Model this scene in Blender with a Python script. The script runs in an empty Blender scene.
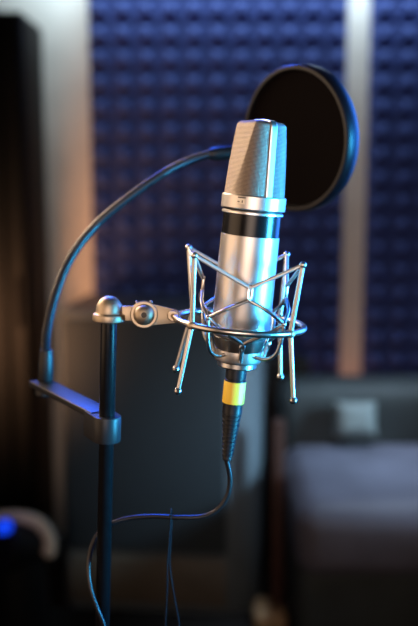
import bpy, bmesh, math, random
from mathutils import Vector, Matrix
random.seed(4)
sc = bpy.context.scene
COL = sc.collection
PI = math.pi
# ------------------------------------------------------------------ camera
H = 1.25
PITCH = math.radians(9.0)
LENS = 52.0
F = LENS / 24.0 * 418
RIGHT = Vector((1, 0, 0)); FWD = Vector((0, math.cos(PITCH), -math.sin(PITCH))); UP = Vector((0, math.sin(PITCH), math.cos(PITCH)))
CAM = Vector((0, 0, H))
cd = bpy.data.cameras.new('camera'); cam = bpy.data.objects.new('camera', cd); COL.objects.link(cam)
cam.location = CAM; cam.rotation_euler = (PI / 2 - PITCH, 0, 0)
cd.sensor_fit = 'HORIZONTAL'; cd.sensor_width = 24; cd.lens = LENS
cd.clip_start = 0.02; cd.clip_end = 50
cd.dof.use_dof = True; cd.dof.focus_distance = 0.685; cd.dof.aperture_fstop = 3.6
sc.camera = cam

def PY(px, py, Y):
    "world point seen at photo pixel (px, py) that stands at distance Y into the room"
    r = RIGHT * ((px - 209) / F) + UP * (-(py - 313) / F) + FWD
    return CAM + r * (Y / r.y)

# ------------------------------------------------------------------ object helpers
def tag(o, label=None, cat=None, group=None, kind=None):
    if label: o['label'] = label
    if cat: o['category'] = cat
    if group: o['group'] = group
    if kind: o['kind'] = kind
    return o

def thing(name, label, cat, loc):
    o = bpy.data.objects.new(name, None); COL.objects.link(o); o.location = loc
    o.empty_display_size = 0.02
    return tag(o, label, cat)

def rootloc(o):
    L = Vector((0, 0, 0))
    while o is not None:
        L = L + Vector(o.location); o = o.parent
    return L

def obj(name, bm, mat, parent=None, smooth=35, loc=None):
    bmesh.ops.remove_doubles(bm, verts=bm.verts, dist=1e-6)
    bmesh.ops.recalc_face_normals(bm, faces=bm.faces)
    if smooth:
        th = math.radians(smooth)
        for f in bm.faces: f.smooth = True
        for e in bm.edges:
            if len(e.link_faces) == 2 and e.calc_face_angle(0) > th: e.smooth = False
    L = rootloc(parent) if parent else Vector(loc or (0, 0, 0))
    for v in bm.verts: v.co -= L
    me = bpy.data.meshes.new(name); bm.to_mesh(me); bm.free()
    me.materials.append(mat)
    o = bpy.data.objects.new(name, me); COL.objects.link(o)
    if parent: o.parent = parent
    elif loc: o.location = loc
    return o

def add_lathe(bm, prof, M, n=64, caps=True):
    "prof: list of (r, z) in the local frame of M (4x4)"
    rings = []
    for r, z in prof:
        if r < 1e-9:
            rings.append([bm.verts.new(M @ Vector((0, 0, z)))])
        else:
            rings.append([bm.verts.new(M @ Vector((r * math.cos(2 * PI * i / n), r * math.sin(2 * PI * i / n), z))) for i in range(n)])
    for a, b in zip(rings, rings[1:]):
        for i in range(n):
            j = (i + 1) % n
            if len(a) == 1 and len(b) == 1: continue
            if len(a) == 1: bm.faces.new((a[0], b[i], b[j]))
            elif len(b) == 1: bm.faces.new((a[i], a[j], b[0]))
            else: bm.faces.new((a[i], a[j], b[j], b[i]))
    if caps:
        for r in (rings[0], rings[-1]):
            if len(r) > 1: bm.faces.new(r)
    return bm

def lathe(prof, M, n=64, caps=True): return add_lathe(bmesh.new(), prof, M, n, caps)

def spline(pts, sub=8):
    "Catmull-Rom through the points"
    P = [Vector(p) for p in pts]; out = []
    for i in range(len(P) - 1):
        p0 = P[i - 1] if i else P[0] * 2 - P[1]; p1 = P[i]; p2 = P[i + 1]
        p3 = P[i + 2] if i + 2 < len(P) else P[-1] * 2 - P[-2]
        for s in range(sub):
            t = s / sub
            out.append(0.5 * ((2 * p1) + (p2 - p0) * t + (2 * p0 - 5 * p1 + 4 * p2 - p3) * t * t + (3 * p1 - p0 - 3 * p2 + p3) * t ** 3))
    out.append(P[-1]); return out

def add_tube(bm, pts, rad, n=14, closed=False):
    pts = [Vector(p) for p in pts]; m = len(pts)
    rads = rad if isinstance(rad, (list, tuple)) else [rad] * m
    def tan(i):
        if closed: return (pts[(i + 1) % m] - pts[i - 1]).normalized()
        return (pts[min(i + 1, m - 1)] - pts[max(i - 1, 0)]).normalized()
    t0 = tan(0); ref = Vector((0, 0, 1)) if abs(t0.z) < .9 else Vector((1, 0, 0))
    nrm = (ref - t0 * ref.dot(t0)).normalized(); rings = []
    for i in range(m):
        t = tan(i); nrm = (nrm - t * nrm.dot(t)).normalized(); b = t.cross(nrm)
        rings.append([bm.verts.new(pts[i] + (nrm * math.cos(2 * PI * k / n) + b * math.sin(2 * PI * k / n)) * rads[i]) for k in range(n)])
    rng = range(m) if closed else range(m - 1)
    for i in rng:
        a = rings[i]; b = rings[(i + 1) % m]
        for k in range(n):
            bm.faces.new((a[k], a[(k + 1) % n], b[(k + 1) % n], b[k]))
    if not closed:
        bm.faces.new(rings[0]); bm.faces.new(rings[-1])
    return bm

def tube(pts, rad, n=14, closed=False): return add_tube(bmesh.new(), pts, rad, n, closed)

def add_ball(bm, c, r, n=14, sz=1.0):
    M = Matrix.Translation(Vector(c))
    prof = [(r * math.sin(PI * i / 10) if 0 < i < 10 else 0, -r * sz * math.cos(PI * i / 10)) for i in range(11)]
    return add_lathe(bm, prof, M, n, caps=False)

def add_box(bm, x0, x1, y0, y1, z0, z1, bevel=0, seg=3, M=None):
    b = bmesh.new(); bmesh.ops.create_cube(b, size=1)
    for v in b.verts: v.co = Vector(((x0 + x1) / 2 + v.co.x * (x1 - x0), (y0 + y1) / 2 + v.co.y * (y1 - y0), (z0 + z1) / 2 + v.co.z * (z1 - z0)))
    if bevel: bmesh.ops.bevel(b, geom=b.edges[:], offset=bevel, segments=seg, profile=.5, affect='EDGES')
    if M: bmesh.ops.transform(b, matrix=M, verts=b.verts[:])
    me = bpy.data.meshes.new('scratch'); b.to_mesh(me); b.free(); bm.from_mesh(me); bpy.data.meshes.remove(me)
    return bm

def box(*a, **k): return add_box(bmesh.new(), *a, **k)

def add_prism(bm, outline, M, h0, h1, bevel=0):
    "2-D outline extruded along local z of M"
    b = bmesh.new()
    lo = [b.verts.new((x, y, h0)) for x, y in outline]; hi = [b.verts.new((x, y, h1)) for x, y in outline]
    b.faces.new(lo); b.faces.new(hi); n = len(outline)
    for i in range(n): b.faces.new((lo[i], lo[(i + 1) % n], hi[(i + 1) % n], hi[i]))
    bmesh.ops.recalc_face_normals(b, faces=b.faces)
    if bevel:
        es = [e for e in b.edges if abs(e.verts[0].co.z - e.verts[1].co.z) < 1e-9]
        bmesh.ops.bevel(b, geom=es, offset=bevel, segments=2, profile=.5, affect='EDGES')
    bmesh.ops.transform(b, matrix=M, verts=b.verts[:])
    me = bpy.data.meshes.new('scratch'); b.to_mesh(me); b.free(); bm.from_mesh(me); bpy.data.meshes.remove(me)
    return bm

def frame(origin, z, xhint=(1, 0, 0)):
    z = Vector(z).normalized(); x = Vector(xhint); x = (x - z * x.dot(z)).normalized(); y = z.cross(x)
    M = Matrix((x, y, z)).transposed().to_4x4(); M.translation = Vector(origin); return M

# ------------------------------------------------------------------ materials
def mat(name, col, rough=.5, metal=0.0, spec=.5, noise=None, bump=None, emit=None, coat=0):
    m = bpy.data.materials.new(name); m.use_nodes = True
    nt = m.node_tree; b = nt.nodes['Principled BSDF']
    b.inputs['Base Color'].default_value = (*col, 1); b.inputs['Roughness'].default_value = rough
    b.inputs['Metallic'].default_value = metal; b.inputs['Specular IOR Level'].default_value = spec
    if coat: b.inputs['Coat Weight'].default_value = coat
    if emit: b.inputs['Emission Color'].default_value = (*emit[0], 1); b.inputs['Emission Strength'].default_value = emit[1]
    tc = None
    if noise or bump: tc = nt.nodes.new('ShaderNodeTexCoord')
    if noise:   # (scale, amount)
        n = nt.nodes.new('ShaderNodeTexNoise'); n.inputs['Scale'].default_value = noise[0]; n.inputs['Detail'].default_value = 4
        nt.links.new(tc.outputs['Object'], n.inputs['Vector'])
        r = nt.nodes.new('ShaderNodeMapRange'); r.inputs['From Min'].default_value = .3; r.inputs['From Max'].default_value = .7
        r.inputs['To Min'].default_value = 1 - noise[1]; r.inputs['To Max'].default_value = 1 + noise[1]
        nt.links.new(n.outputs['Fac'], r.inputs['Value'])
        mx = nt.nodes.new('ShaderNodeMix'); mx.data_type = 'RGBA'; mx.blend_type = 'MULTIPLY'; mx.inputs['Factor'].default_value = 1
        mx.inputs['A'].default_value = (*col, 1); nt.links.new(r.outputs['Result'], mx.inputs['B'])
        nt.links.new(mx.outputs['Result'], b.inputs['Base Color'])
    if bump:    # (scale, strength, distance)
        n = nt.nodes.new('ShaderNodeTexNoise'); n.inputs['Scale'].default_value = bump[0]; n.inputs['Detail'].default_value = 3
        nt.links.new(tc.outputs['Object'], n.inputs['Vector'])
        bp = nt.nodes.new('ShaderNodeBump'); bp.inputs['Strength'].default_value = bump[1]; bp.inputs['Distance'].default_value = bump[2]
        nt.links.new(n.outputs['Fac'], bp.inputs['Height']); nt.links.new(bp.outputs['Normal'], b.inputs['Normal'])
    return m

def weave_mat(name, wire, gap, freq, metal, rough):
    m = mat(name, wire, rough, metal); nt = m.node_tree; b = nt.nodes['Principled BSDF']
    uv = nt.nodes.new('ShaderNodeTexCoord'); sep = nt.nodes.new('ShaderNodeSeparateXYZ'); nt.links.new(uv.outputs['UV'], sep.inputs[0])
    def mth(op, a, c=None):
        n = nt.nodes.new('ShaderNodeMath'); n.operation = op
        for i, s in enumerate((a, c)):
            if s is None: continue
            if isinstance(s, (int, float)): n.inputs[i].default_value = s
            else: nt.links.new(s, n.inputs[i])
        return n.outputs[0]
    s = mth('ADD', sep.outputs[0], sep.outputs[1]); d = mth('SUBTRACT', sep.outputs[0], sep.outputs[1])
    a = mth('SINE', mth('MULTIPLY', s, freq)); c = mth('SINE', mth('MULTIPLY', d, freq * 1.0))
    h = mth('MULTIPLY', a, c)
    mr = nt.nodes.new('ShaderNodeMapRange'); mr.inputs['From Min'].default_value = -.45; mr.inputs['From Max'].default_value = .5
    nt.links.new(h, mr.inputs['Value'])
    mx = nt.nodes.new('ShaderNodeMix'); mx.data_type = 'RGBA'
    mx.inputs['A'].default_value = (*gap, 1); mx.inputs['B'].default_value = (*wire, 1)
    nt.links.new(mr.outputs['Result'], mx.inputs['Factor']); nt.links.new(mx.outputs['Result'], b.inputs['Base Color'])
    bp = nt.nodes.new('ShaderNodeBump'); bp.inputs['Strength'].default_value = .5; bp.inputs['Distance'].default_value = .0004
    nt.links.new(h, bp.inputs['Height']); nt.links.new(bp.outputs['Normal'], b.inputs['Normal'])
    return m

SILVER = mat('satin_silver', (.60, .57, .55), .37, 1.0, bump=(2500, .04, .0002))
STEEL = mat('brushed_steel', (.50, .485, .47), .28, 1.0)
NICKEL = mat('warm_nickel', (.43, .355, .27), .50, 1.0, bump=(1800, .06, .0002))
RIBM = mat('bright_rib', (.80, .78, .75), .34, 1.0)
GRILLE = weave_mat('woven_grille', (.42, .345, .285), (.06, .046, .038), 2 * PI / 0.0019, .92, .46)
BLACKBAND = mat('black_gloss_band', (.006, .006, .007), .22, 0, .35)
BLACKMETAL = mat('black_pole_paint', (.005, .005, .006), .30, 0, .25, noise=(300, .3))
BLACKPLASTIC = mat('black_plastic', (.007, .007, .008), .45, 0, .35)
GUN = mat('grey_clamp_plastic', (.015, .015, .017), .42, 0, .25, bump=(900, .1, .0002))
RUBBER = mat('black_rubber', (.006, .007, .010), .40, 0, .3)
CABLEM = mat('cable_jacket', (.008, .008, .010), .36, 0, .35)
NECKM = mat('gooseneck_black', (.009, .010, .014), .38, 0, .42)
YELLOW = mat('yellow_sleeve', (.80, .52, .04), .45)
CORD = mat('grey_suspension_cord', (.52, .49, .46), .45, .7)
SCREEN = mat('black_screen_cloth', (.0035, .0025, .0025), .8, 0, .01, bump=(1500, .3, .0003))
LOGOW = mat('pale_logo', (.85, .78, .66), .5)
LOGOD = mat('dark_logo', (.05, .04, .03), .5)

# ------------------------------------------------------------------ microphone
Y0 = 0.70
K = Y0 / F / math.cos(PITCH)        # metres per photo pixel at the microphone
def lean(t): return Matrix(((math.cos(t), 0, math.sin(t)), (0, 1, 0), (-math.sin(t), 0, math.cos(t)))).to_4x4()
TILT = math.radians(5.5)
R_t = lean(TILT)
MIC_O = PY(241.3, 322, Y0)
MM = Matrix.Translation(MIC_O) @ R_t @ Matrix.Scale(K, 4)      # local px units, z along the microphone axis
def zz(y):                       # photo row on the axis -> local height
    t = 322 - y
    return t * F / (.988 * F + .156 * t) / math.cos(TILT)
def rr(r, y): return r * (F - .156 * zz(y)) / F

def ML(rows, n=96): return lathe([(rr(r, y) if r else 0, zz(y)) for r, y in rows], MM, n)

mic = thing('microphone', 'silver studio condenser microphone with woven wedge grille and black band', 'microphone', MM @ Vector((0, 0, zz(352))))

# grille: tapering drum cut by two sloped faces
ZB, ZT = zz(195.5), zz(121.2)
RB, RT = rr(30.3, 195), rr(26.2, 122)
DB, DT = RB * .985, RT * .66
A_R = math.radians(25)          # azimuth of the rib, from the camera side toward the right
def az(a, r): return Vector((math.sin(a) * r, -math.cos(a) * r))
UV_u = Vector((math.sin(A_R), -math.cos(A_R))); UV_v = Vector((math.cos(A_R), math.sin(A_R)))
def drum(z):
    t = (z - ZB) / (ZT - ZB); return RB + (RT - RB) * t, DB + (DT - DB) * t
RO = 5.0
rows = []
for i in range(25):
    z = ZB - 1 + (ZT - RO - ZB + 1) * i / 24; rows.append((z, 0))
for i in range(1, 7):
    th = PI / 2 * i / 6; rows.append((ZT - RO + RO * math.sin(th), RO * (1 - math.cos(th))))
bm = bmesh.new(); uvl = bm.loops.layers.uv.new('UVMap'); NT = 120
grid = []
for z, inset in rows:
    R, D = drum(min(z, ZT)); R -= inset; D -= inset * .8
    ring = []
    for i in range(NT):
        ph = 2 * PI * i / NT
        u = R * math.cos(ph); v = R * math.sin(ph)
        v = max(-D, min(D, v))
        q = UV_u * u + UV_v * v
        ring.append((bm.verts.new(MM @ Vector((q.x, q.y, z))), ph * RB * K, z * K))
    grid.append(ring)
for s, up in ((.66, 1.0), (.33, 1.7)):
    R, D = drum(ZT); R -= RO; D -= RO * .8; ring = []
    for i in range(NT):
        ph = 2 * PI * i / NT; u = R * math.cos(ph); v = max(-D, min(D, R * math.sin(ph)))
        q = (UV_u * u + UV_v * v) * s
        ring.append((bm.verts.new(MM @ Vector((q.x, q.y, ZT + up))), ph * RB * K, (ZT + (1 - s) * RT) * K))
    grid.append(ring)
for a, b in zip(grid, grid[1:]):
    for i in range(NT):
        j = (i + 1) % NT
        f = bm.faces.new((a[i][0], a[j][0], b[j][0], b[i][0]))
        wrap = 2 * PI * RB * K if j == 0 else 0
        for lp, s, w in zip(f.loops, (a[i], a[j], b[j], b[i]), (0, wrap, wrap, 0)): lp[uvl].uv = (s[1] + w, s[2])
bm.faces.new([g[0] for g in grid[-1]]); bm.faces.new([g[0] for g in grid[0]])
obj('grille', bm, GRILLE, mic, smooth=22)

# rib: one bright strip up one flank, across the crown and down the other
path = []
for i in range(13):
    z = ZB - .5 + (ZT - RO - ZB) * i / 12; path.append((drum(z)[0] + .1, z))
for i in range(1, 6):
    th = PI / 2 * i / 6; path.append((drum(ZT)[0] - RO * (1 - math.cos(th)), ZT - RO + RO * math.sin(th)))
path.append((drum(ZT)[0] - RO, ZT + .2)); path.append((8, ZT + 1.4))
full = path + [(-u, z) for u, z in reversed(path)]
bm = bmesh.new(); secs = []
for i, (u, z) in enumerate(full):
    p0 = Vector(full[max(i - 1, 0)]); p1 = Vector(full[min(i + 1, len(full) - 1)]); t = (p1 - p0).normalized(); nn = Vector((t.y, -t.x))
    if i == len(path) - 1 or i == len(path): nn = Vector((0, 1))
    out = []
    for hw, off in ((-3.3, -.8), (-3.3, .5), (-2.6, 1.0), (2.6, 1.0), (3.3, .5), (3.3, -.8)):
        c = Vector((u, z)) + nn * off; q = UV_u * c.x + UV_v * hw
        out.append(bm.verts.new(MM @ Vector((q.x, q.y, c.y))))
    secs.append(out)
for a, b in zip(secs, secs[1:]):
    for k in range(6): bm.faces.new((a[k], a[(k + 1) % 6], b[(k + 1) % 6], b[k]))
bm.faces.new(secs[0]); bm.faces.new(secs[-1])
rib = obj('grille_rib', bm, RIBM, mic); rib['label'] = 'smooth bright silver rib running over the grille'

hb = obj('head_band', ML([(28, 196.5), (31.6, 195.0), (32.3, 196.0), (32.3, 208.0), (31.6, 209.0), (28, 209.2)]), SILVER, mic)
obj('trim_ring', ML([(28, 209.6), (30.4, 211.0), (30.9, 211.5), (30.9, 213.2), (30.3, 213.8), (28, 213.9)]), RIBM, mic)
g = obj('groove', ML([(27, 208.6), (29.6, 208.8), (29.6, 211.5), (27, 211.8)]), BLACKPLASTIC, mic)
g['label'] = 'dark groove between the two silver bands'
bb = obj('black_band', ML([(27, 213.6), (29.0, 213.6), (29.0, 235.2), (27, 235.2)]), BLACKBAND, mic); bb['label'] = 'glossy black band below the grille'
obj('body', ML([(0, 234.3), (28.6, 234.3), (29.4, 234.9), (29.4, 330.0), (28.8, 333.0), (27.2, 335.5), (0, 336)]), SILVER, mic)
bc = obj('base_cap', ML([(0, 335.4), (25.5, 335.6), (26.3, 337), (25.2, 342), (22.5, 350), (0, 352)]), mat('dark_base', (.20, .19, .18), .35, 1.0), mic); bc['label'] = 'dark tapered base of the body'
# little badge on the head band: a dark bar over a pale block with a notch
def band_patch(bm, a0, a1, y0, y1, r=32.3, lift=.25, n=6):
    vs = []
    for i in range(n + 1):
        a = a0 + (a1 - a0) * i / n
        for y in (y0, y1):
            q = az(a, rr(r + lift, y)); vs.append(bm.verts.new(MM @ Vector((q.x, q.y, zz(y)))))
    for i in range(n): bm.faces.new((vs[2 * i], vs[2 * i + 1], vs[2 * i + 3], vs[2 * i + 2]))
def aX(x): return math.asin((x - 253.5) / 33.0)
bm = bmesh.new(); band_patch(bm, aX(236.2), aX(243.8), 196.9, 198.0)
band_patch(bm, aX(236.2), aX(238.2), 201.1, 202.1, lift=.4); band_patch(bm, aX(240.2), aX(241.2), 200.2, 202.4, lift=.4)
lg = obj('badge_bar', bm, LOGOD, hb, smooth=0); lg['label'] = 'dark bar of the small badge'
bm = bmesh.new(); band_patch(bm, aX(235.8), aX(243.2), 198.5, 203.8)
lg = obj('badge', bm, LOGOW, hb, smooth=0); lg['label'] = 'small pale rectangular maker badge'

# ------------------------------------------------------------------ shock mount
MNT_O = PY(240.0, 322, Y0)
MS = Matrix.Translation(MNT_O) @ lean(math.radians(4.8)) @ Matrix.Scale(K, 4)
YF, YB = Y0 - 46 * K, Y0 + 46 * K
sm = thing('shock_mount', 'silver wire spider shock mount ring with four rods cradling the microphone', 'shock mount', MM @ Vector((0, 0, zz(367))))
ring_pts = [MS @ Vector((math.sin(a) * 64, -math.cos(a) * 64, 0)) for a in [2 * PI * i / 96 for i in range(96)]]
obj('ring', tube(ring_pts, 3.3 * K, 16, True), STEEL, sm)
def ring_at(a): return MS @ Vector((math.sin(a) * 64, -math.cos(a) * 64, 0))
D2R = math.radians
ARMS = {'FL': (PY(194.5, 255.5, YF), D2R(-48), PY(178, 391, YF)), 'FR': (PY(303, 265, YF), D2R(47), PY(293.3, 400.5, YF)),
        'BL': (PY(188.7, 247.5, YB), D2R(-131), PY(176, 369, YB)), 'BR': (PY(286.8, 254.5, YB), D2R(137), PY(280.3, 377, YB))}
TOPS = {}
for key, (top, a, bot) in ARMS.items():
    mid = ring_at(a)
    pts = [top, top.lerp(mid, .5), top.lerp(mid, .9), mid, mid.lerp(bot, .1), mid.lerp(bot, .5), bot]
    arm = obj('rod', tube(pts, [2.5 * K, 2.7 * K, 2.7 * K, 2.8 * K, 2.7 * K, 2.5 * K, 2.3 * K], 12), STEEL, sm)
    b = bmesh.new(); add_ball(b, top, 3.6 * K); obj('rod_tip', b, STEEL, arm)
    b = bmesh.new(); add_ball(b, bot, 3.9 * K)
    obj('rod_tip', b, STEEL, arm)
    # small bore seen in the lower ball
    dn = (CAM - bot).normalized(); Mh = frame(bot + dn * 3.75 * K, dn)
    obj('bore', lathe([(0, -.3 * K), (1.25 * K, -.3 * K), (1.25 * K, .3 * K), (0, .3 * K)], Mh, 12, False), BLACKPLASTIC, arm)
    b = bmesh.new(); add_ball(b, mid, 5.0 * K, sz=.9); obj('bead', b, NICKEL, arm)
    TOPS[key] = top
# inner wire cage (follows the microphone, which hangs a little to the right in the ring)
def cage(a, r, z): q = az(a, r); return MM @ Vector((q.x, q.y, z))
NODE = {n: cage(D2R(d), 42, 38) for n, d in (('F', 4), ('R', 94), ('B', 184), ('L', -86))}
NODEZ = {n: cage(D2R(d), 42, 30) for n, d in (('F', 4), ('R', 94), ('B', 184), ('L', -86))}
JOINT = {n: cage(D2R(d), 52, 7.5) for n, d in (('FL', -41), ('FR', 49), ('BR', 139), ('BL', -131))}
LOW = {n: cage(D2R(d), 31, -17) for n, d in (('F', 4), ('R', 94), ('B', 184), ('L', -86))}
nb = {'FL': ('F', 'L'), 'FR': ('F', 'R'), 'BR': ('B', 'R'), 'BL': ('B', 'L')}
for n in NODE:
    up = (NODE[n] - NODEZ[n]).normalized(); rad = Vector((NODE[n].x - MIC_O.x, NODE[n].y - MIC_O.y, 0)).normalized()
    side = up.cross(rad)
    bm = bmesh.new()
    for s in (-1, 1):
        o_ = side * s * 1.7 * K
        add_tube(bm, spline([NODEZ[n] - up * 1.5 * K + o_ * .5, NODEZ[n] + up * 2 * K + o_, NODE[n] + up * 1 * K + o_, NODE[n] + up * 3.6 * K + o_ * .55], 4), 1.5 * K, 10)
    add_ball(bm, NODE[n] + up * 3.6 * K, 1.9 * K); add_ball(bm, NODEZ[n] - up * 1.5 * K, 2.1 * K)
    obj('cage_clip', bm, STEEL, sm)
for j, (n1, n2) in nb.items():
    bm = bmesh.new()
    for n in (n1, n2):
        pm = NODEZ[n].lerp(JOINT[j], .5); c = Vector((MIC_O.x, MIC_O.y, pm.z)); d = (pm - c); pm = pm + d.normalized() * 3.5 * K
        add_tube(bm, spline([NODEZ[n] - (NODE[n] - NODEZ[n]) * .2, pm, JOINT[j]], 6), 1.8 * K, 10)
        pm = LOW[n].lerp(JOINT[j], .55); d = (pm - Vector((MIC_O.x, MIC_O.y, pm.z))); pm = pm + d.normalized() * 2.5 * K
        lowb = cage(math.atan2((LOW[n] - MIC_O).x, -(LOW[n] - MIC_O).y), 26.5, -33)
        add_tube(bm, spline([JOINT[j], pm, LOW[n], LOW[n].lerp(lowb, .5), lowb], 6), 1.75 * K, 10)
    add_ball(bm, JOINT[j], 2.8 * K)
    obj('cage_wire', bm, STEEL, sm)
    a = math.atan2((JOINT[j] - MIC_O).x, -(JOINT[j] - MIC_O).y)
    obj('cage_hook', tube(spline([JOINT[j], cage(a, 51, -8), cage(a, 47, -22), cage(a, 40, -29), cage(a, 32, -31.5), cage(a, 24, -31.5)], 6), 2.0 * K, 12), STEEL, sm)
for n, d in (('F', 4), ('R', 94), ('B', 184), ('L', -86)):
    a = D2R(d); bm = bmesh.new()
    add_tube(bm, [cage(a, 30, -18), cage(a, 26.5, -27), cage(a, 25.0, -36)], 2.4 * K, 10); obj('cage_post', bm, STEEL, sm)
# suspension cords from the rod tops to the cage clips
order = [('FL', 'F'), ('F', 'FR'), ('FR', 'R'), ('R', 'BR'), ('BR', 'B'), ('B', 'BL'), ('BL', 'L'), ('L', 'FL')]
for a, b in order:
    pa = TOPS.get(a) or NODE[a]; pb = TOPS.get(b) or NODE[b]
    if a in NODE: pa = NODE[a] + Vector((0, 0, 2 * K))
    if b in NODE: pb = NODE[b] + Vector((0, 0, 2 * K))
    obj('suspension_cord', tube([pa, pa.lerp(pb, .5), pb], 1.95 * K, 10), CORD, sm)
# cup under the microphone
obj('cup', ML([(0, 349), (21.5, 348.4), (23.2, 349.4), (23.4, 359), (22.5, 360.6), (0, 361)]), SILVER, sm)
obj('flange', ML([(0, 360.6), (18.5, 360.8), (19.8, 361.6), (19.8, 365.6), (18.8, 366.8), (0, 367)]), STEEL, sm)
# mounting plate, knob and ring lug
kc = PY(144, 314.5, Y0 - .004)
NV = Vector((.06, -1, .10)).normalized()
MP = frame(kc, NV, (1, 0, -.03)) @ Matrix.Scale(K, 4)
def arc(cx, cy, r, a0, a1, n=14): return [(cx + r * math.cos(math.radians(a0 + (a1 - a0) * i / n)), cy + r * math.sin(math.radians(a0 + (a1 - a0) * i / n))) for i in range(n + 1)]
outline = arc(0, 0, 12.6, 62, 298, 30) + arc(29, -1, 7, -72, 72, 12)
obj('mounting_plate', add_prism(bmesh.new(), outline, MP, -6.5, -1, .5), NICKEL, sm)
kn = obj('knob', lathe([(0, -1), (12.6, -1), (13.7, 0), (13.7, 2.2), (12.8, 3.2), (10.6, 3.2), (10.2, 4.2), (9.2, 7.2), (7.2, 9.6), (4.4, 11), (2.9, 11.4), (2.9, 9), (0, 9)], MP, 48, False), NICKEL, sm)
obj('knob_socket', lathe([(0, 9.05), (2.8, 9.05), (2.8, 9.8), (0, 9.8)], MP, 16, False), BLACKPLASTIC, kn)
for a in (62, 122):
    c, s = math.cos(math.radians(a)), math.sin(math.radians(a)); b = bmesh.new()
    Ms = MP @ Matrix.Translation((14.3 * c, 14.3 * s, -3)); add_ball(b, Ms.translation, 1.5 * K); obj('screw_head', b, STEEL, sm)
lug = MS @ Vector((-66, 0, 2)); Ml = frame(PY(172.8, 315.6, Y0 - .004), NV) @ Matrix.Scale(K, 4)
lg = obj('ring_lug', lathe([(0, -7), (5.2, -7), (5.6, -6), (5.6, 3.5), (4.8, 4.6), (2.2, 4.6), (2.0, 3.4), (0, 3.4)], Ml, 28, False), NICKEL, sm)
p0 = PY(173.5, 316, Y0 - .006); p3 = ring_at(D2R(-74))
obj('ring_stem', tube(spline([p0, p0.lerp(p3, .5), p3], 4), 3.0 * K, 12), NICKEL, sm)

# ------------------------------------------------------------------ stand
pt, pb_ = PY(109, 320, Y0), PY(102.6, 620, Y0)
pd = (pt - pb_).normalized()
base = pt + pd * ((0.06 - pt.z) / pd.z); foot = pt + pd * (-pt.z / pd.z)
st = thing('microphone_stand', 'thin black microphone stand pole with silver domed top cap', 'stand', foot)
MPole = frame(pt, pd) @ Matrix.Scale(K, 4)
L = (pt - base).length / K
obj('pole', lathe([(0, -L), (7.5, -L), (7.5, -112), (8.2, -111), (8.2, 2), (0, 2)], MPole, 32, False), BLACKMETAL, st)
cap = obj('top_cap', lathe([(0, -1.5), (14.8, -1.5), (16.2, -.4), (16.5, .8), (16.5, 4.6), (15.9, 6.0), (14.0, 6.8), (13.4, 7.6), (13.2, 11), (12.3, 15.5), (10.2, 19.6), (7.0, 22.6), (3.4, 24.1), (0, 24.5)], MPole, 48, False), NICKEL, st)
cap['label'] = 'silver domed cap with a rim'
bm = bmesh.new(); tp = PY(123, 313.5, Y0 - .001); tq = PY(133, 314, Y0 - .002)
Mt = frame(PY(128, 313.5, Y0 - .001), NV, (1, 0, 0)) @ Matrix.Scale(K, 4)
add_box(bm, -8, 7, -7.5, 7.5, -6, 0, bevel=.8, seg=2, M=Mt); obj('side_lug', bm, NICKEL, st)
obj('tripod_hub', lathe([(0, -L - 2), (16, -L - 2), (18, -L + 8), (18, -L + 60), (12, -L + 80), (0, -L + 80)], MPole, 24, False), BLACKPLASTIC, st)
for i in range(3):
    a = D2R(50 + 120 * i); d = Vector((math.cos(a), math.sin(a), 0))
    h0 = base + Vector((0, 0, .02)) + d * .01; tip = Vector((foot.x, foot.y, .012)) + d * .28
    leg = obj('leg', tube([h0, h0.lerp(tip, .5), tip], .009, 10), BLACKMETAL, st)
    b = bmesh.new(); add_ball(b, tip, .0118); obj('rubber_foot', b, RUBBER, leg)

# ------------------------------------------------------------------ pop filter
YBK = .815
def pole_pt(y): 
    a = PY(109, 320, Y0); b = PY(102.6, 620, Y0); t = (y - 320) / 300; return a.lerp(b, t)
pf = thing('pop_filter', 'round black pop filter on curved gooseneck clamped to the stand pole', 'pop filter', pole_pt(430))
cc = pole_pt(424.5)
MC = frame(cc, pd, (1, 0, 0)) @ Matrix.Scale(K, 4)
# clamp: rounded block around the pole with a bore through it, open on the arm side
arm_dir = (PY(44, 378, YBK) - PY(100, 411, Y0)); arm_dir.z = 0; arm_dir.normalize()
an = math.degrees(math.atan2(arm_dir.y, arm_dir.x))
ol = arc(0, 0, 14.6, an - 90 - 180, an - 90 , 26)
ext = [(x + arm_dir.x * 26, y + arm_dir.y * 26) for x, y in (ol[-1], ol[0])]
ol = ol + ext
bmc = add_prism(bmesh.new(), ol, MC, -13.5, 13.5, 1.4)
obj('clamp', bmc, GUN, pf)
p0 = cc + arm_dir * 12 * K + Vector((0, 0, 12.2 * K)); p1 = PY(41, 379, YBK); p1.z = p0.z - .001
Ma = frame((p0 + p1) / 2, (0, 0, 1), (p1 - p0)) ; Lh = (p1 - p0).length / 2
obj('bracket_arm', box(-Lh, Lh + .006, -.0098, .0098, -.0028, .0028, bevel=.0012, M=Ma), GUN, pf)
Msc = frame(cc + Vector((-.004, -.009, 0)), (-.75, -.6, 0))
nb0 = PY(45, 379, YBK)
nb0.z = p1.z
kb = obj('bracket_nut', lathe([(0, -.011), (.008, -.011), (.0095, -.009), (.0095, .0), (0, .0)], frame(nb0, (0, 0, 1)), 20, False), BLACKPLASTIC, pf)
npts = [PY(45.5, 376, YBK), PY(45.5, 356, YBK), PY(47, 331, YBK), PY(55, 296, YBK), PY(70, 259, YBK + .002), PY(95, 226, YBK + .008), PY(128, 198, YBK + .015), PY(165, 172.5, YBK + .024), PY(195, 158.5, YBK + .032), PY(218, 153, YBK + .04), PY(240, 151.5, YBK + .046)]
sp = spline(npts, 28)
rads = []
for i, p in enumerate(sp): rads.append(.0043 * (1 + .055 * math.cos(i * PI)) * (1 - .14 * i / len(sp)))
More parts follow.
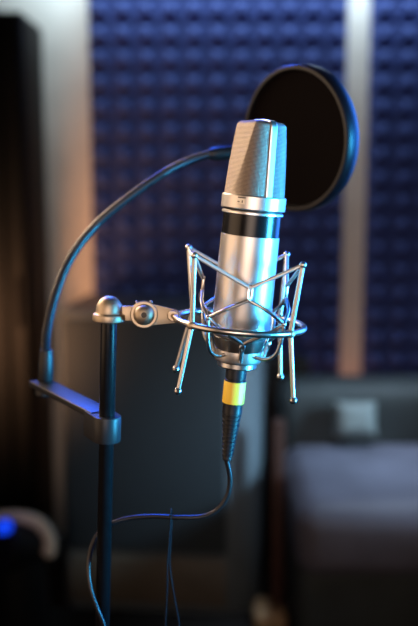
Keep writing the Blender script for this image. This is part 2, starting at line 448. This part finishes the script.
obj('gooseneck', tube(sp, rads, 14), NECKM, pf)
c0 = PY(45.5, 381, YBK); c1 = PY(46.3, 350, YBK)
obj('neck_collar', lathe([(0, 0), (.0064, 0), (.0070, .001), (.0068, .018), (.0058, (c1 - c0).length), (0, (c1 - c0).length)], frame(c0, c1 - c0), 24, False), BLACKPLASTIC, pf)
e0 = PY(209, 154.6, YBK + .037); e1 = PY(246, 151.2, YBK + .048)
obj('neck_end', lathe([(0, 0), (.0046, 0), (.0056, .003), (.0064, .008), (.0064, (e1 - e0).length), (0, (e1 - e0).length)], frame(e0, e1 - e0), 24, False), BLACKPLASTIC, pf)
nv = Vector((-.765, -.165, .64)).normalized()
NW = (RIGHT * nv.x + UP * nv.y - FWD * nv.z).normalized()
YH = .885
RH = 70.2 * YH / F / math.cos(PITCH)
hc = PY(298.5, 138.8, YH)
MH = frame(hc, NW, (0, 0, 1))
T = .0085
hoop = lathe([(RH - .0062, T - .003), (RH - .0046, T), (RH - .0016, T), (RH - .0003, T - .0018), (RH, 0), (RH - .0003, -T + .0018), (RH - .0016, -T), (RH - .0046, -T), (RH - .0062, -T + .003), (RH - .0062, T - .003)], MH, 128, False)
HOOPM = mat('black_hoop', (.006, .006, .008), .36, 0, .32)
obj('hoop', hoop, HOOPM, pf)
for s, nm in ((1, 'screen'), (-1, 'screen')):
    prof = [(0, s * (T - .0045))] + [((RH - .006) * i / 8, s * (T - .0045 + .0014 * (i / 8) ** 2)) for i in range(1, 9)]
    obj(nm, lathe(prof, MH, 96, False), SCREEN, pf)

# ------------------------------------------------------------------ microphone cable
ca = thing('microphone_cable', 'black microphone cable with yellow-sleeved plug looping behind the stand pole', 'cable', Vector((foot.x, foot.y - .02, 0)))
obj('plug', ML([(0, 366.5), (9.8, 366.6), (10.4, 367.2), (10.4, 377.5), (9.6, 378.2), (9.6, 379.2), (10.6, 379.8), (10.8, 382), (0, 382)], 40), RUBBER, ca)
ys = obj('sleeve', ML([(0, 381), (10.7, 381), (11.1, 381.6), (11.0, 402.3), (10.6, 402.8), (0, 402.8)], 40), YELLOW, ca); ys['label'] = 'bright yellow sleeve'
prof = [(0, 402.4), (9.9, 402.5), (9.8, 410)]
for i in range(11):
    y = 411 + i * 4.3; r = 9.6 - 4.5 * (i / 10) * 1.0
    prof += [(r + .35, y), (r + .35, y + 2.3), (r - .75, y + 2.7), (r - .75, y + 3.9)]
prof += [(4.7, 459), (4.2, 460.5), (0, 460.6)]
obj('strain_relief', ML(prof, 36), RUBBER, ca)
cbl = [MM @ Vector((0, 0, zz(452))), MM @ Vector((0, 0, zz(461))), PY(228.9, 470, Y0 + .0005), PY(230.0, 480, Y0 + .001), PY(227.6, 495, Y0 + .001), PY(218, 509, Y0 + .001), PY(203, 516.5, Y0 + .002), PY(180, 517.5, Y0 + .004), PY(155, 516.3, Y0 + .008), PY(132, 517.8, Y0 + .011), PY(114, 522.5, Y0 + .0115), PY(101, 530.5, Y0 + .011), PY(92.5, 544, Y0 + .006), PY(88.5, 565, Y0 - .002), PY(90.5, 588, Y0 - .008), PY(97, 608, Y0 - .011), PY(104, 626, Y0 - .012), PY(108, 650, Y0 - .012)]
last = cbl[-1]
cbl += [Vector((last.x - .002, Y0 - .02, .75)), Vector((last.x - .01, Y0 - .03, .35)), Vector((foot.x, Y0 - .045, .10)), Vector((foot.x + .02, Y0 - .08, .008)), Vector((foot.x + .12, Y0 - .16, .004)), Vector((foot.x + .3, Y0 - .15, .004))]
cs = spline(cbl, 10)
obj('cable', tube(cs, [.00200 if p.z > .2 else .0024 for p in cs], 12), CABLEM, ca)
# thin tie hung over the cable
tc_ = PY(171, 517.3, Y0 + .0058)
tie = bmesh.new()
for s, bx, ex in ((-1, 167.0, 165.0), (1, 173.0, 179.5)):
    pts = [PY(171, 508.5, Y0 + .0055), PY(171 + s * .5, 512, Y0 + .0058 + s * .0033), PY(171 + s * .6, 520, Y0 + .0058 + s * .0036), PY(169.5 + s * .8, 545, Y0 + .006 + s * .003), PY(168.5 + s * 1.2, 565, Y0 + .006 + s * .002), PY(bx, 590, Y0 + .006), PY(ex, 628, Y0 + .006), PY(ex + s * 2, 660, Y0 + .006)]
    add_tube(tie, spline(pts, 6), .00075, 8)
o = obj('cable_tie', tie, mat('tie_nylon', (.010, .011, .014), .6, 0, .1), loc=tc_)
tag(o, 'thin dark tie hanging over the microphone cable with two loose tails', 'cable tie')

# ------------------------------------------------------------------ room
def quad(name, pts, m, kind='structure', parent=None, thick=.04, nrm=(0, 0, 1)):
    bm = bmesh.new(); n = Vector(nrm).normalized()
    a = [bm.verts.new(Vector(p)) for p in pts]; b = [bm.verts.new(Vector(p) - n * thick) for p in pts]
    bm.faces.new(a); bm.faces.new(b)
    for i in range(4): bm.faces.new((a[i], a[(i + 1) % 4], b[(i + 1) % 4], b[i]))
    o = obj(name, bm, m, parent, smooth=0); o['kind'] = kind; return o
WALLM = mat('cream_plaster', (.72, .66, .60), .85, 0, .2, noise=(6, .08), bump=(60, .1, .002))
DARKW = mat('dark_wall_paint', (.05, .045, .05), .8, 0, .2, noise=(4, .1))
FLOORM = mat('dark_carpet_floor', (.022, .020, .019), .9, 0, .1, noise=(40, .3))
CEILM = mat('dark_ceiling_paint', (.06, .06, .065), .9, 0, .1, noise=(3, .1))
YW = 2.98; XL, XR = -1.5, 1.5; YC = -1.6; ZC = 2.6
quad('wall_back', [(XL, YW, 0), (XR, YW, 0), (XR, YW, ZC), (XL, YW, ZC)], WALLM, nrm=(0, -1, 0))
quad('wall_left', [(XL, YC, 0), (XL, YW, 0), (XL, YW, ZC), (XL, YC, ZC)], DARKW, nrm=(1, 0, 0))
quad('wall_right', [(XR, YC, 0), (XR, YW, 0), (XR, YW, ZC), (XR, YC, ZC)], DARKW, nrm=(-1, 0, 0))
quad('floor', [(XL, YC, 0), (XR, YC, 0), (XR, YW, 0), (XL, YW, 0)], FLOORM, nrm=(0, 0, 1))
quad('ceiling', [(XL, YC, ZC), (XR, YC, ZC), (XR, YW, ZC), (XL, YW, ZC)], CEILM, nrm=(0, 0, -1))

# pyramid acoustic foam on the back wall
FOAM = mat('violet_foam', (.066, .094, .280), .9, 0, .1, noise=(30, .12), bump=(220, .3, .002))
def foam(x0, x1, z0, z1, label):
    p = .0735; nx = round((x1 - x0) / p); nz = round((z1 - z0) / p); px_ = (x1 - x0) / nx; pz = (z1 - z0) / nz
    bm = bmesh.new(); yb = YW - .028; yt = YW - .082
    V = [[bm.verts.new((x0 + i * px_, yb, z0 + j * pz)) for i in range(nx + 1)] for j in range(nz + 1)]
    for j in range(nz):
        for i in range(nx):
            c = Vector((x0 + (i + .5) * px_, yt, z0 + (j + .5) * pz)); w = .007
            T_ = [bm.verts.new(c + Vector((sx * w, 0, sz * w))) for sx, sz in ((-1, -1), (1, -1), (1, 1), (-1, 1))]
            q = (V[j][i], V[j][i + 1], V[j + 1][i + 1], V[j + 1][i])
            for k in range(4): bm.faces.new((q[k], q[(k + 1) % 4], T_[(k + 1) % 4], T_[k]))
            bm.faces.new(T_)
    add_box(bm, x0, x1, yb, YW - .0005, z0, z1)
    o = obj('acoustic_foam_panel', bm, FOAM, smooth=0, loc=((x0 + x1) / 2, YW, z0)); tag(o, label, 'foam panel'); return o
def X(px, Y): return PY(px, 313, Y).x
YFm = YW - .03
foam(X(94, YFm), X(341, YFm), .0, 2.15, 'wide violet pyramid foam panel behind the microphone, left of the pale strip')
foam(X(364, YFm), 1.46, .0, 2.15, 'violet pyramid foam panel at right edge, right of the pale strip')

# ------------------------------------------------------------------ tall black cupboard (left edge)
CUPM = mat('black_cupboard', (.004, .005, .0055), .6, 0, .12, noise=(5, .2))
cx1 = X(29, 2.6); cz1 = PY(20, 10, 2.6).z
cu = thing('cupboard', 'tall black cupboard at left edge against the cream wall', 'cupboard', (cx1 - .3, 2.75, 0))
obj('carcass', box(cx1 - .6, cx1, 2.62, 2.94, 0, cz1, bevel=.006), CUPM, cu)
dx = X(8.5, 2.6)
for a, b in ((dx + .004, cx1 - .006), (cx1 - .594, dx - .004)):
    d = obj('door', box(a, b, 2.598, 2.619, .05, cz1 - .02, bevel=.004), CUPM, cu)
    hx = b - .03 if b < cx1 - .1 else a + .03
    obj('handle', tube([(hx, 2.585, .8), (hx, 2.585, .94)], .006, 8), BLACKMETAL, d)

# ------------------------------------------------------------------ loudspeaker cabinet behind the stand
Ys = 2.42
sx0, sx1 = X(55, Ys), X(260, Ys)
sz1 = PY(150, 312, Ys).z
CABM = mat('slate_vinyl', (.12, .15, .175), .40, 0, .5, bump=(300, .1, .001))
GRC = mat('slate_grille_cloth', (.034, .046, .056), .7, 0, .3, noise=(200, .2))
KICK = mat('brown_panel', (.13, .11, .085), .6, 0, .3, noise=(12, .15))
Mc = Matrix.Translation(((sx0 + sx1) / 2, Ys, 0)) @ Matrix.Rotation(D2R(-6), 4, 'Z')
w = (sx1 - sx0) / 2
sp_ = thing('loudspeaker_cabinet', 'big dark slate loudspeaker cabinet with brown lower panel behind the stand', 'loudspeaker', ((sx0 + sx1) / 2, Ys + .18, 0))
bm = bmesh.new(); rc = .11
ol = [(-w, .36), (-w, .02), (-w + .02, 0)] + arc(w - rc, rc, rc, -90, 0, 10) + [(w, .36)]
add_prism(bm, ol, Mc, 0.0, sz1, .008); obj('carcass', bm, CABM, sp_)
zs = PY(150, 555, Ys).z
f = obj('grille_panel', box(-w + .015, w - .088, -.012, .004, zs + .012, sz1 - .02, bevel=.006, M=Mc), GRC, sp_)
obj('kick_panel', box(-w + .015, w - .088, -.012, .004, .03, zs - .004, bevel=.005, M=Mc), KICK, sp_)

# ------------------------------------------------------------------ armchair (right)
LEA = mat('charcoal_leather', (.105, .105, .14), .55, 0, .3, noise=(9, .15), bump=(35, .25, .006))
LEAD = mat('dark_leather', (.045, .055, .058), .55, 0, .25, noise=(9, .15), bump=(35, .25, .006))
ax0 = X(299, 2.06); aw = .80
ar = thing('armchair', 'dark charcoal leather armchair at right in front of the foam wall', 'armchair', (ax0 + aw / 2, 2.3, 0))
def soft(x0, x1, y0, y1, z0, z1, bev, puff=0):
    bm = bmesh.new(); b = box(x0, x1, y0, y1, z0, z1, bevel=bev, seg=5)
    bmesh.ops.subdivide_edges(b, edges=[e for e in b.edges if e.calc_length() > bev * 2], cuts=5, use_grid_fill=True)
    c = Vector(((x0 + x1) / 2, (y0 + y1) / 2, (z0 + z1) / 2)); h = Vector(((x1 - x0) / 2, (y1 - y0) / 2, (z1 - z0) / 2))
    if puff:
        for v in b.verts:
            q = v.co - c; a, b2, c2 = q.x / h.x, q.y / h.y, q.z / h.z
            v.co.z += puff * (1 - a * a) * (1 - b2 * b2) * (1 if q.z > 0 else 0)
            v.co.y += -puff * .6 * (1 - a * a) * (1 - c2 * c2) * (1 if q.y < 0 else 0)
    return b
obj('base_frame', soft(ax0 + .01, ax0 + aw - .01, 2.09, 2.72, .07, .30, .04), LEAD, ar)
obj('seat_cushion', soft(ax0, ax0 + aw, 2.04, 2.58, .27, .46, .06, .02), LEA, ar)
obj('backrest', soft(ax0 + .0, ax0 + aw, 2.56, 2.76, .29, PY(350, 384, 2.6).z, .05, .0), LEAD, ar)
for x in (ax0 + .08, ax0 + aw - .08):
    for y in (2.15, 2.66): obj('leg', lathe([(0, 0), (.018, 0), (.025, .075), (0, .075)], Matrix.Translation((x, y, 0)), 16, False), BLACKMETAL, ar)
pc = PY(355, 419, 2.50)  # pale pillow shape stands in for the glossy highlight on the leather backrest
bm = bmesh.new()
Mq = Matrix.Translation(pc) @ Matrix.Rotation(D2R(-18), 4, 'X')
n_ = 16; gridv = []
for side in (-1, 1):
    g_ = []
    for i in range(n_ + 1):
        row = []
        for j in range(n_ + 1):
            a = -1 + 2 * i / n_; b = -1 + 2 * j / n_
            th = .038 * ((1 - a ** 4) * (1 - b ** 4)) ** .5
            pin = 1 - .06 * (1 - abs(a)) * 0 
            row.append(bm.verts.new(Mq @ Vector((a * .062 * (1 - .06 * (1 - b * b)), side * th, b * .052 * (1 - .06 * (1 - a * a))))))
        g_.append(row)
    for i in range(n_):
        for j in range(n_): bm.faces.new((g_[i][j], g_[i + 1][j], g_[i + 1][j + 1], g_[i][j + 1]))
o = obj('backrest_highlight', bm, mat('grey_green_highlight', (.16, .185, .185), .6, 0, .3, noise=(40, .15)), loc=(pc.x, pc.y, pc.z - .05))
tag(o, 'small pale grey pillow shape added as the highlight on the armchair backrest', 'backrest_highlight')

# ------------------------------------------------------------------ leaning board between cabinet and armchair
b0 = PY(272, 606, 2.3); b0.z = .02; x_b = X(282, 2.3)
BRD = mat('dark_red_brown_wood', (.060, .026, .020), .55, 0, .3, noise=(20, .3))
bd = thing('wooden_slat', 'dark reddish wooden slat with pale foot standing between cabinet and armchair', 'slat', (x_b, 2.36, 0))
zt_ = PY(283, 420, 2.36).z
obj('slat', box(x_b - .016, x_b + .016, 2.35, 2.375, .03, zt_, bevel=.004), BRD, bd)
ft = obj('foot', soft(x_b - .065, x_b + .025, 2.30, 2.42, 0, .055, .02), mat('pale_wood_foot', (.50, .33, .18), .5, noise=(30, .2)), bd); ft['label'] = 'pale wooden foot'

CASEM = mat('black_case', (.010, .009, .010), .6, 0, .3, noise=(30, .2))  # dark case added so the gap beside the armchair goes black
k0, k1 = X(262, 2.62), X(318, 2.62); kz = PY(280, 372, 2.62).z
ec = thing('added_dark_case', 'black upright case added against foam wall to darken the gap between cabinet and armchair', 'case', ((k0 + k1) / 2, 2.78, 0))
obj('case_body', box(k0, k1, 2.79, 2.88, 0, kz - .06, bevel=.006), CASEM, ec)
obj('case_lid', box(k0, k1, 2.79, 2.88, kz - .055, kz, bevel=.006), CASEM, ec)
obj('handle', tube(spline([((k0 + k1) / 2 - .04, 2.79, kz - .14), ((k0 + k1) / 2 - .035, 2.775, kz - .14), ((k0 + k1) / 2 + .035, 2.775, kz - .14), ((k0 + k1) / 2 + .04, 2.79, kz - .14)], 4), .005, 8), BLACKMETAL, ec)
# ------------------------------------------------------------------ stage lamp (lower left)
Yl = 2.1
sl = thing('stage_lamp', 'black stage lamp with pale yoke and glowing blue lens at lower left', 'lamp', (X(12, Yl), Yl, 0))
lc = PY(14, 545, Yl)
la = Vector((-.55, -.80, .25)).normalized(); ML_ = frame(lc, la, (0, 0, 1))
lb = obj('housing', lathe([(0, -.12), (.04, -.12), (.062, -.10), (.066, -.02), (.066, .055), (.060, .058), (.056, .045), (0, .045)], ML_, 32, False), BLACKPLASTIC, sl)
lens_c = PY(2, 528, Yl - .09)
Mb = frame(lens_c, (-.3, -.9, .1), (0, 0, 1))
ln = obj('lens', lathe([(0, .010), (.009, .008), (.0145, .004), (.0175, -.004), (.017, -.02), (0, -.02)], Mb, 24, False), mat('blue_glow', (.02, .08, .5), .3, emit=((.004, .06, 1.0), .9)), lb); ln['label'] = 'glowing blue lens'
PALE = mat('pale_yoke', (.78, .66, .52), .55, noise=(30, .1))
yk = [PY(-38, 552, Yl), PY(-34, 530, Yl), PY(-18, 520, Yl), PY(5, 517, Yl), PY(26, 518, Yl), PY(41, 525, Yl), PY(49, 538, Yl), PY(50, 552, Yl)]
bm = bmesh.new(); ys_ = spline(yk, 8); add_tube(bm, ys_, .0155, 12)
yo = obj('yoke', bm, PALE, sl); yo['label'] = 'pale beige yoke over the lamp'
b = bmesh.new(); add_ball(b, PY(49, 551, Yl - .005), .017); obj('yoke_knob', b, PALE, yo)
obj('floor_stand', lathe([(0, 0), (.12, 0), (.12, .02), (.085, .05), (.07, lc.z - .03), (0, lc.z - .03)], Matrix.Translation((lc.x, lc.y + .02, 0)), 32, False), BLACKPLASTIC, sl)

# ------------------------------------------------------------------ lights
def area(name, loc, target, size, power, col, sy=None, spread=None):
    l = bpy.data.lights.new(name, 'AREA'); l.energy = power; l.color = col; l.size = size
    if sy: l.shape = 'RECTANGLE'; l.size_y = sy
    if spread: l.spread = math.radians(spread)
    o = bpy.data.objects.new(name, l); COL.objects.link(o); o.location = loc
    d = Vector(target) - Vector(loc); o.rotation_euler = d.to_track_quat('-Z', 'Y').to_euler(); return o
TG = MIC_O + Vector((0, 0, .05))
area('warm_key', (-.85, .45, 1.32), TG, 1.0, 2.0, (1.0, .66, .40), 1.1, spread=90)
area('front_fill', (-.05, -.45, 1.34), TG, 1.0, 1.6, (1.0, .73, .56), .8, spread=50)
area('cyan_side', (.68, .53, 1.08), TG - Vector((0, 0, .06)), .21, 1.9, (.07, .62, 1.0), .42, spread=32)
area('blue_halo', (.76, .56, 1.10), TG - Vector((0, 0, .06)), .85, 2.6, (.01, .25, 1.0), .7, spread=40)
area('warm_side', (-.58, 1.20, 1.60), TG + Vector((0, 0, .08)), .4, 1.5, (1.0, .74, .50), spread=60)
area('blue_rim', (.75, 1.25, 1.30), TG, .6, 3.2, (.04, .22, 1.0), .9, spread=60)
area('blue_back', (-.25, 1.55, 1.85), PY(70, 395, .76), .3, 1.0, (.02, .12, 1.0), spread=30)
area('foam_wash', (.20, 2.74, 2.14), (.20, 2.97, 2.0), 1.45, 17, (.66, .88, 1.0), .12, spread=120)
area('chair_top_light', (.62, 2.25, 2.45), (.62, 2.36, .5), .35, 2.5, (.66, .82, 1.0), spread=38)
area('cabinet_side_light', (1.35, 1.80, 1.15), PY(245, 440, 2.45), .3, 1.5, (.50, .78, 1.0), spread=34)
area('warm_wall', (-.68, 2.1, .72), (-.60, 2.97, .92), .25, 3.2, (1.0, .46, .22), spread=100)
area('warm_uplight', (.43, 2.84, .44), (.43, 2.97, .85), .10, .10, (1.0, .34, .16), spread=140)
w_ = bpy.data.worlds.new('world'); sc.world = w_; w_.use_nodes = True
bg = w_.node_tree.nodes['Background']; bg.inputs[0].default_value = (.6, .5, .45, 1); bg.inputs[1].default_value = .006
sc.view_settings.view_transform = 'Standard'
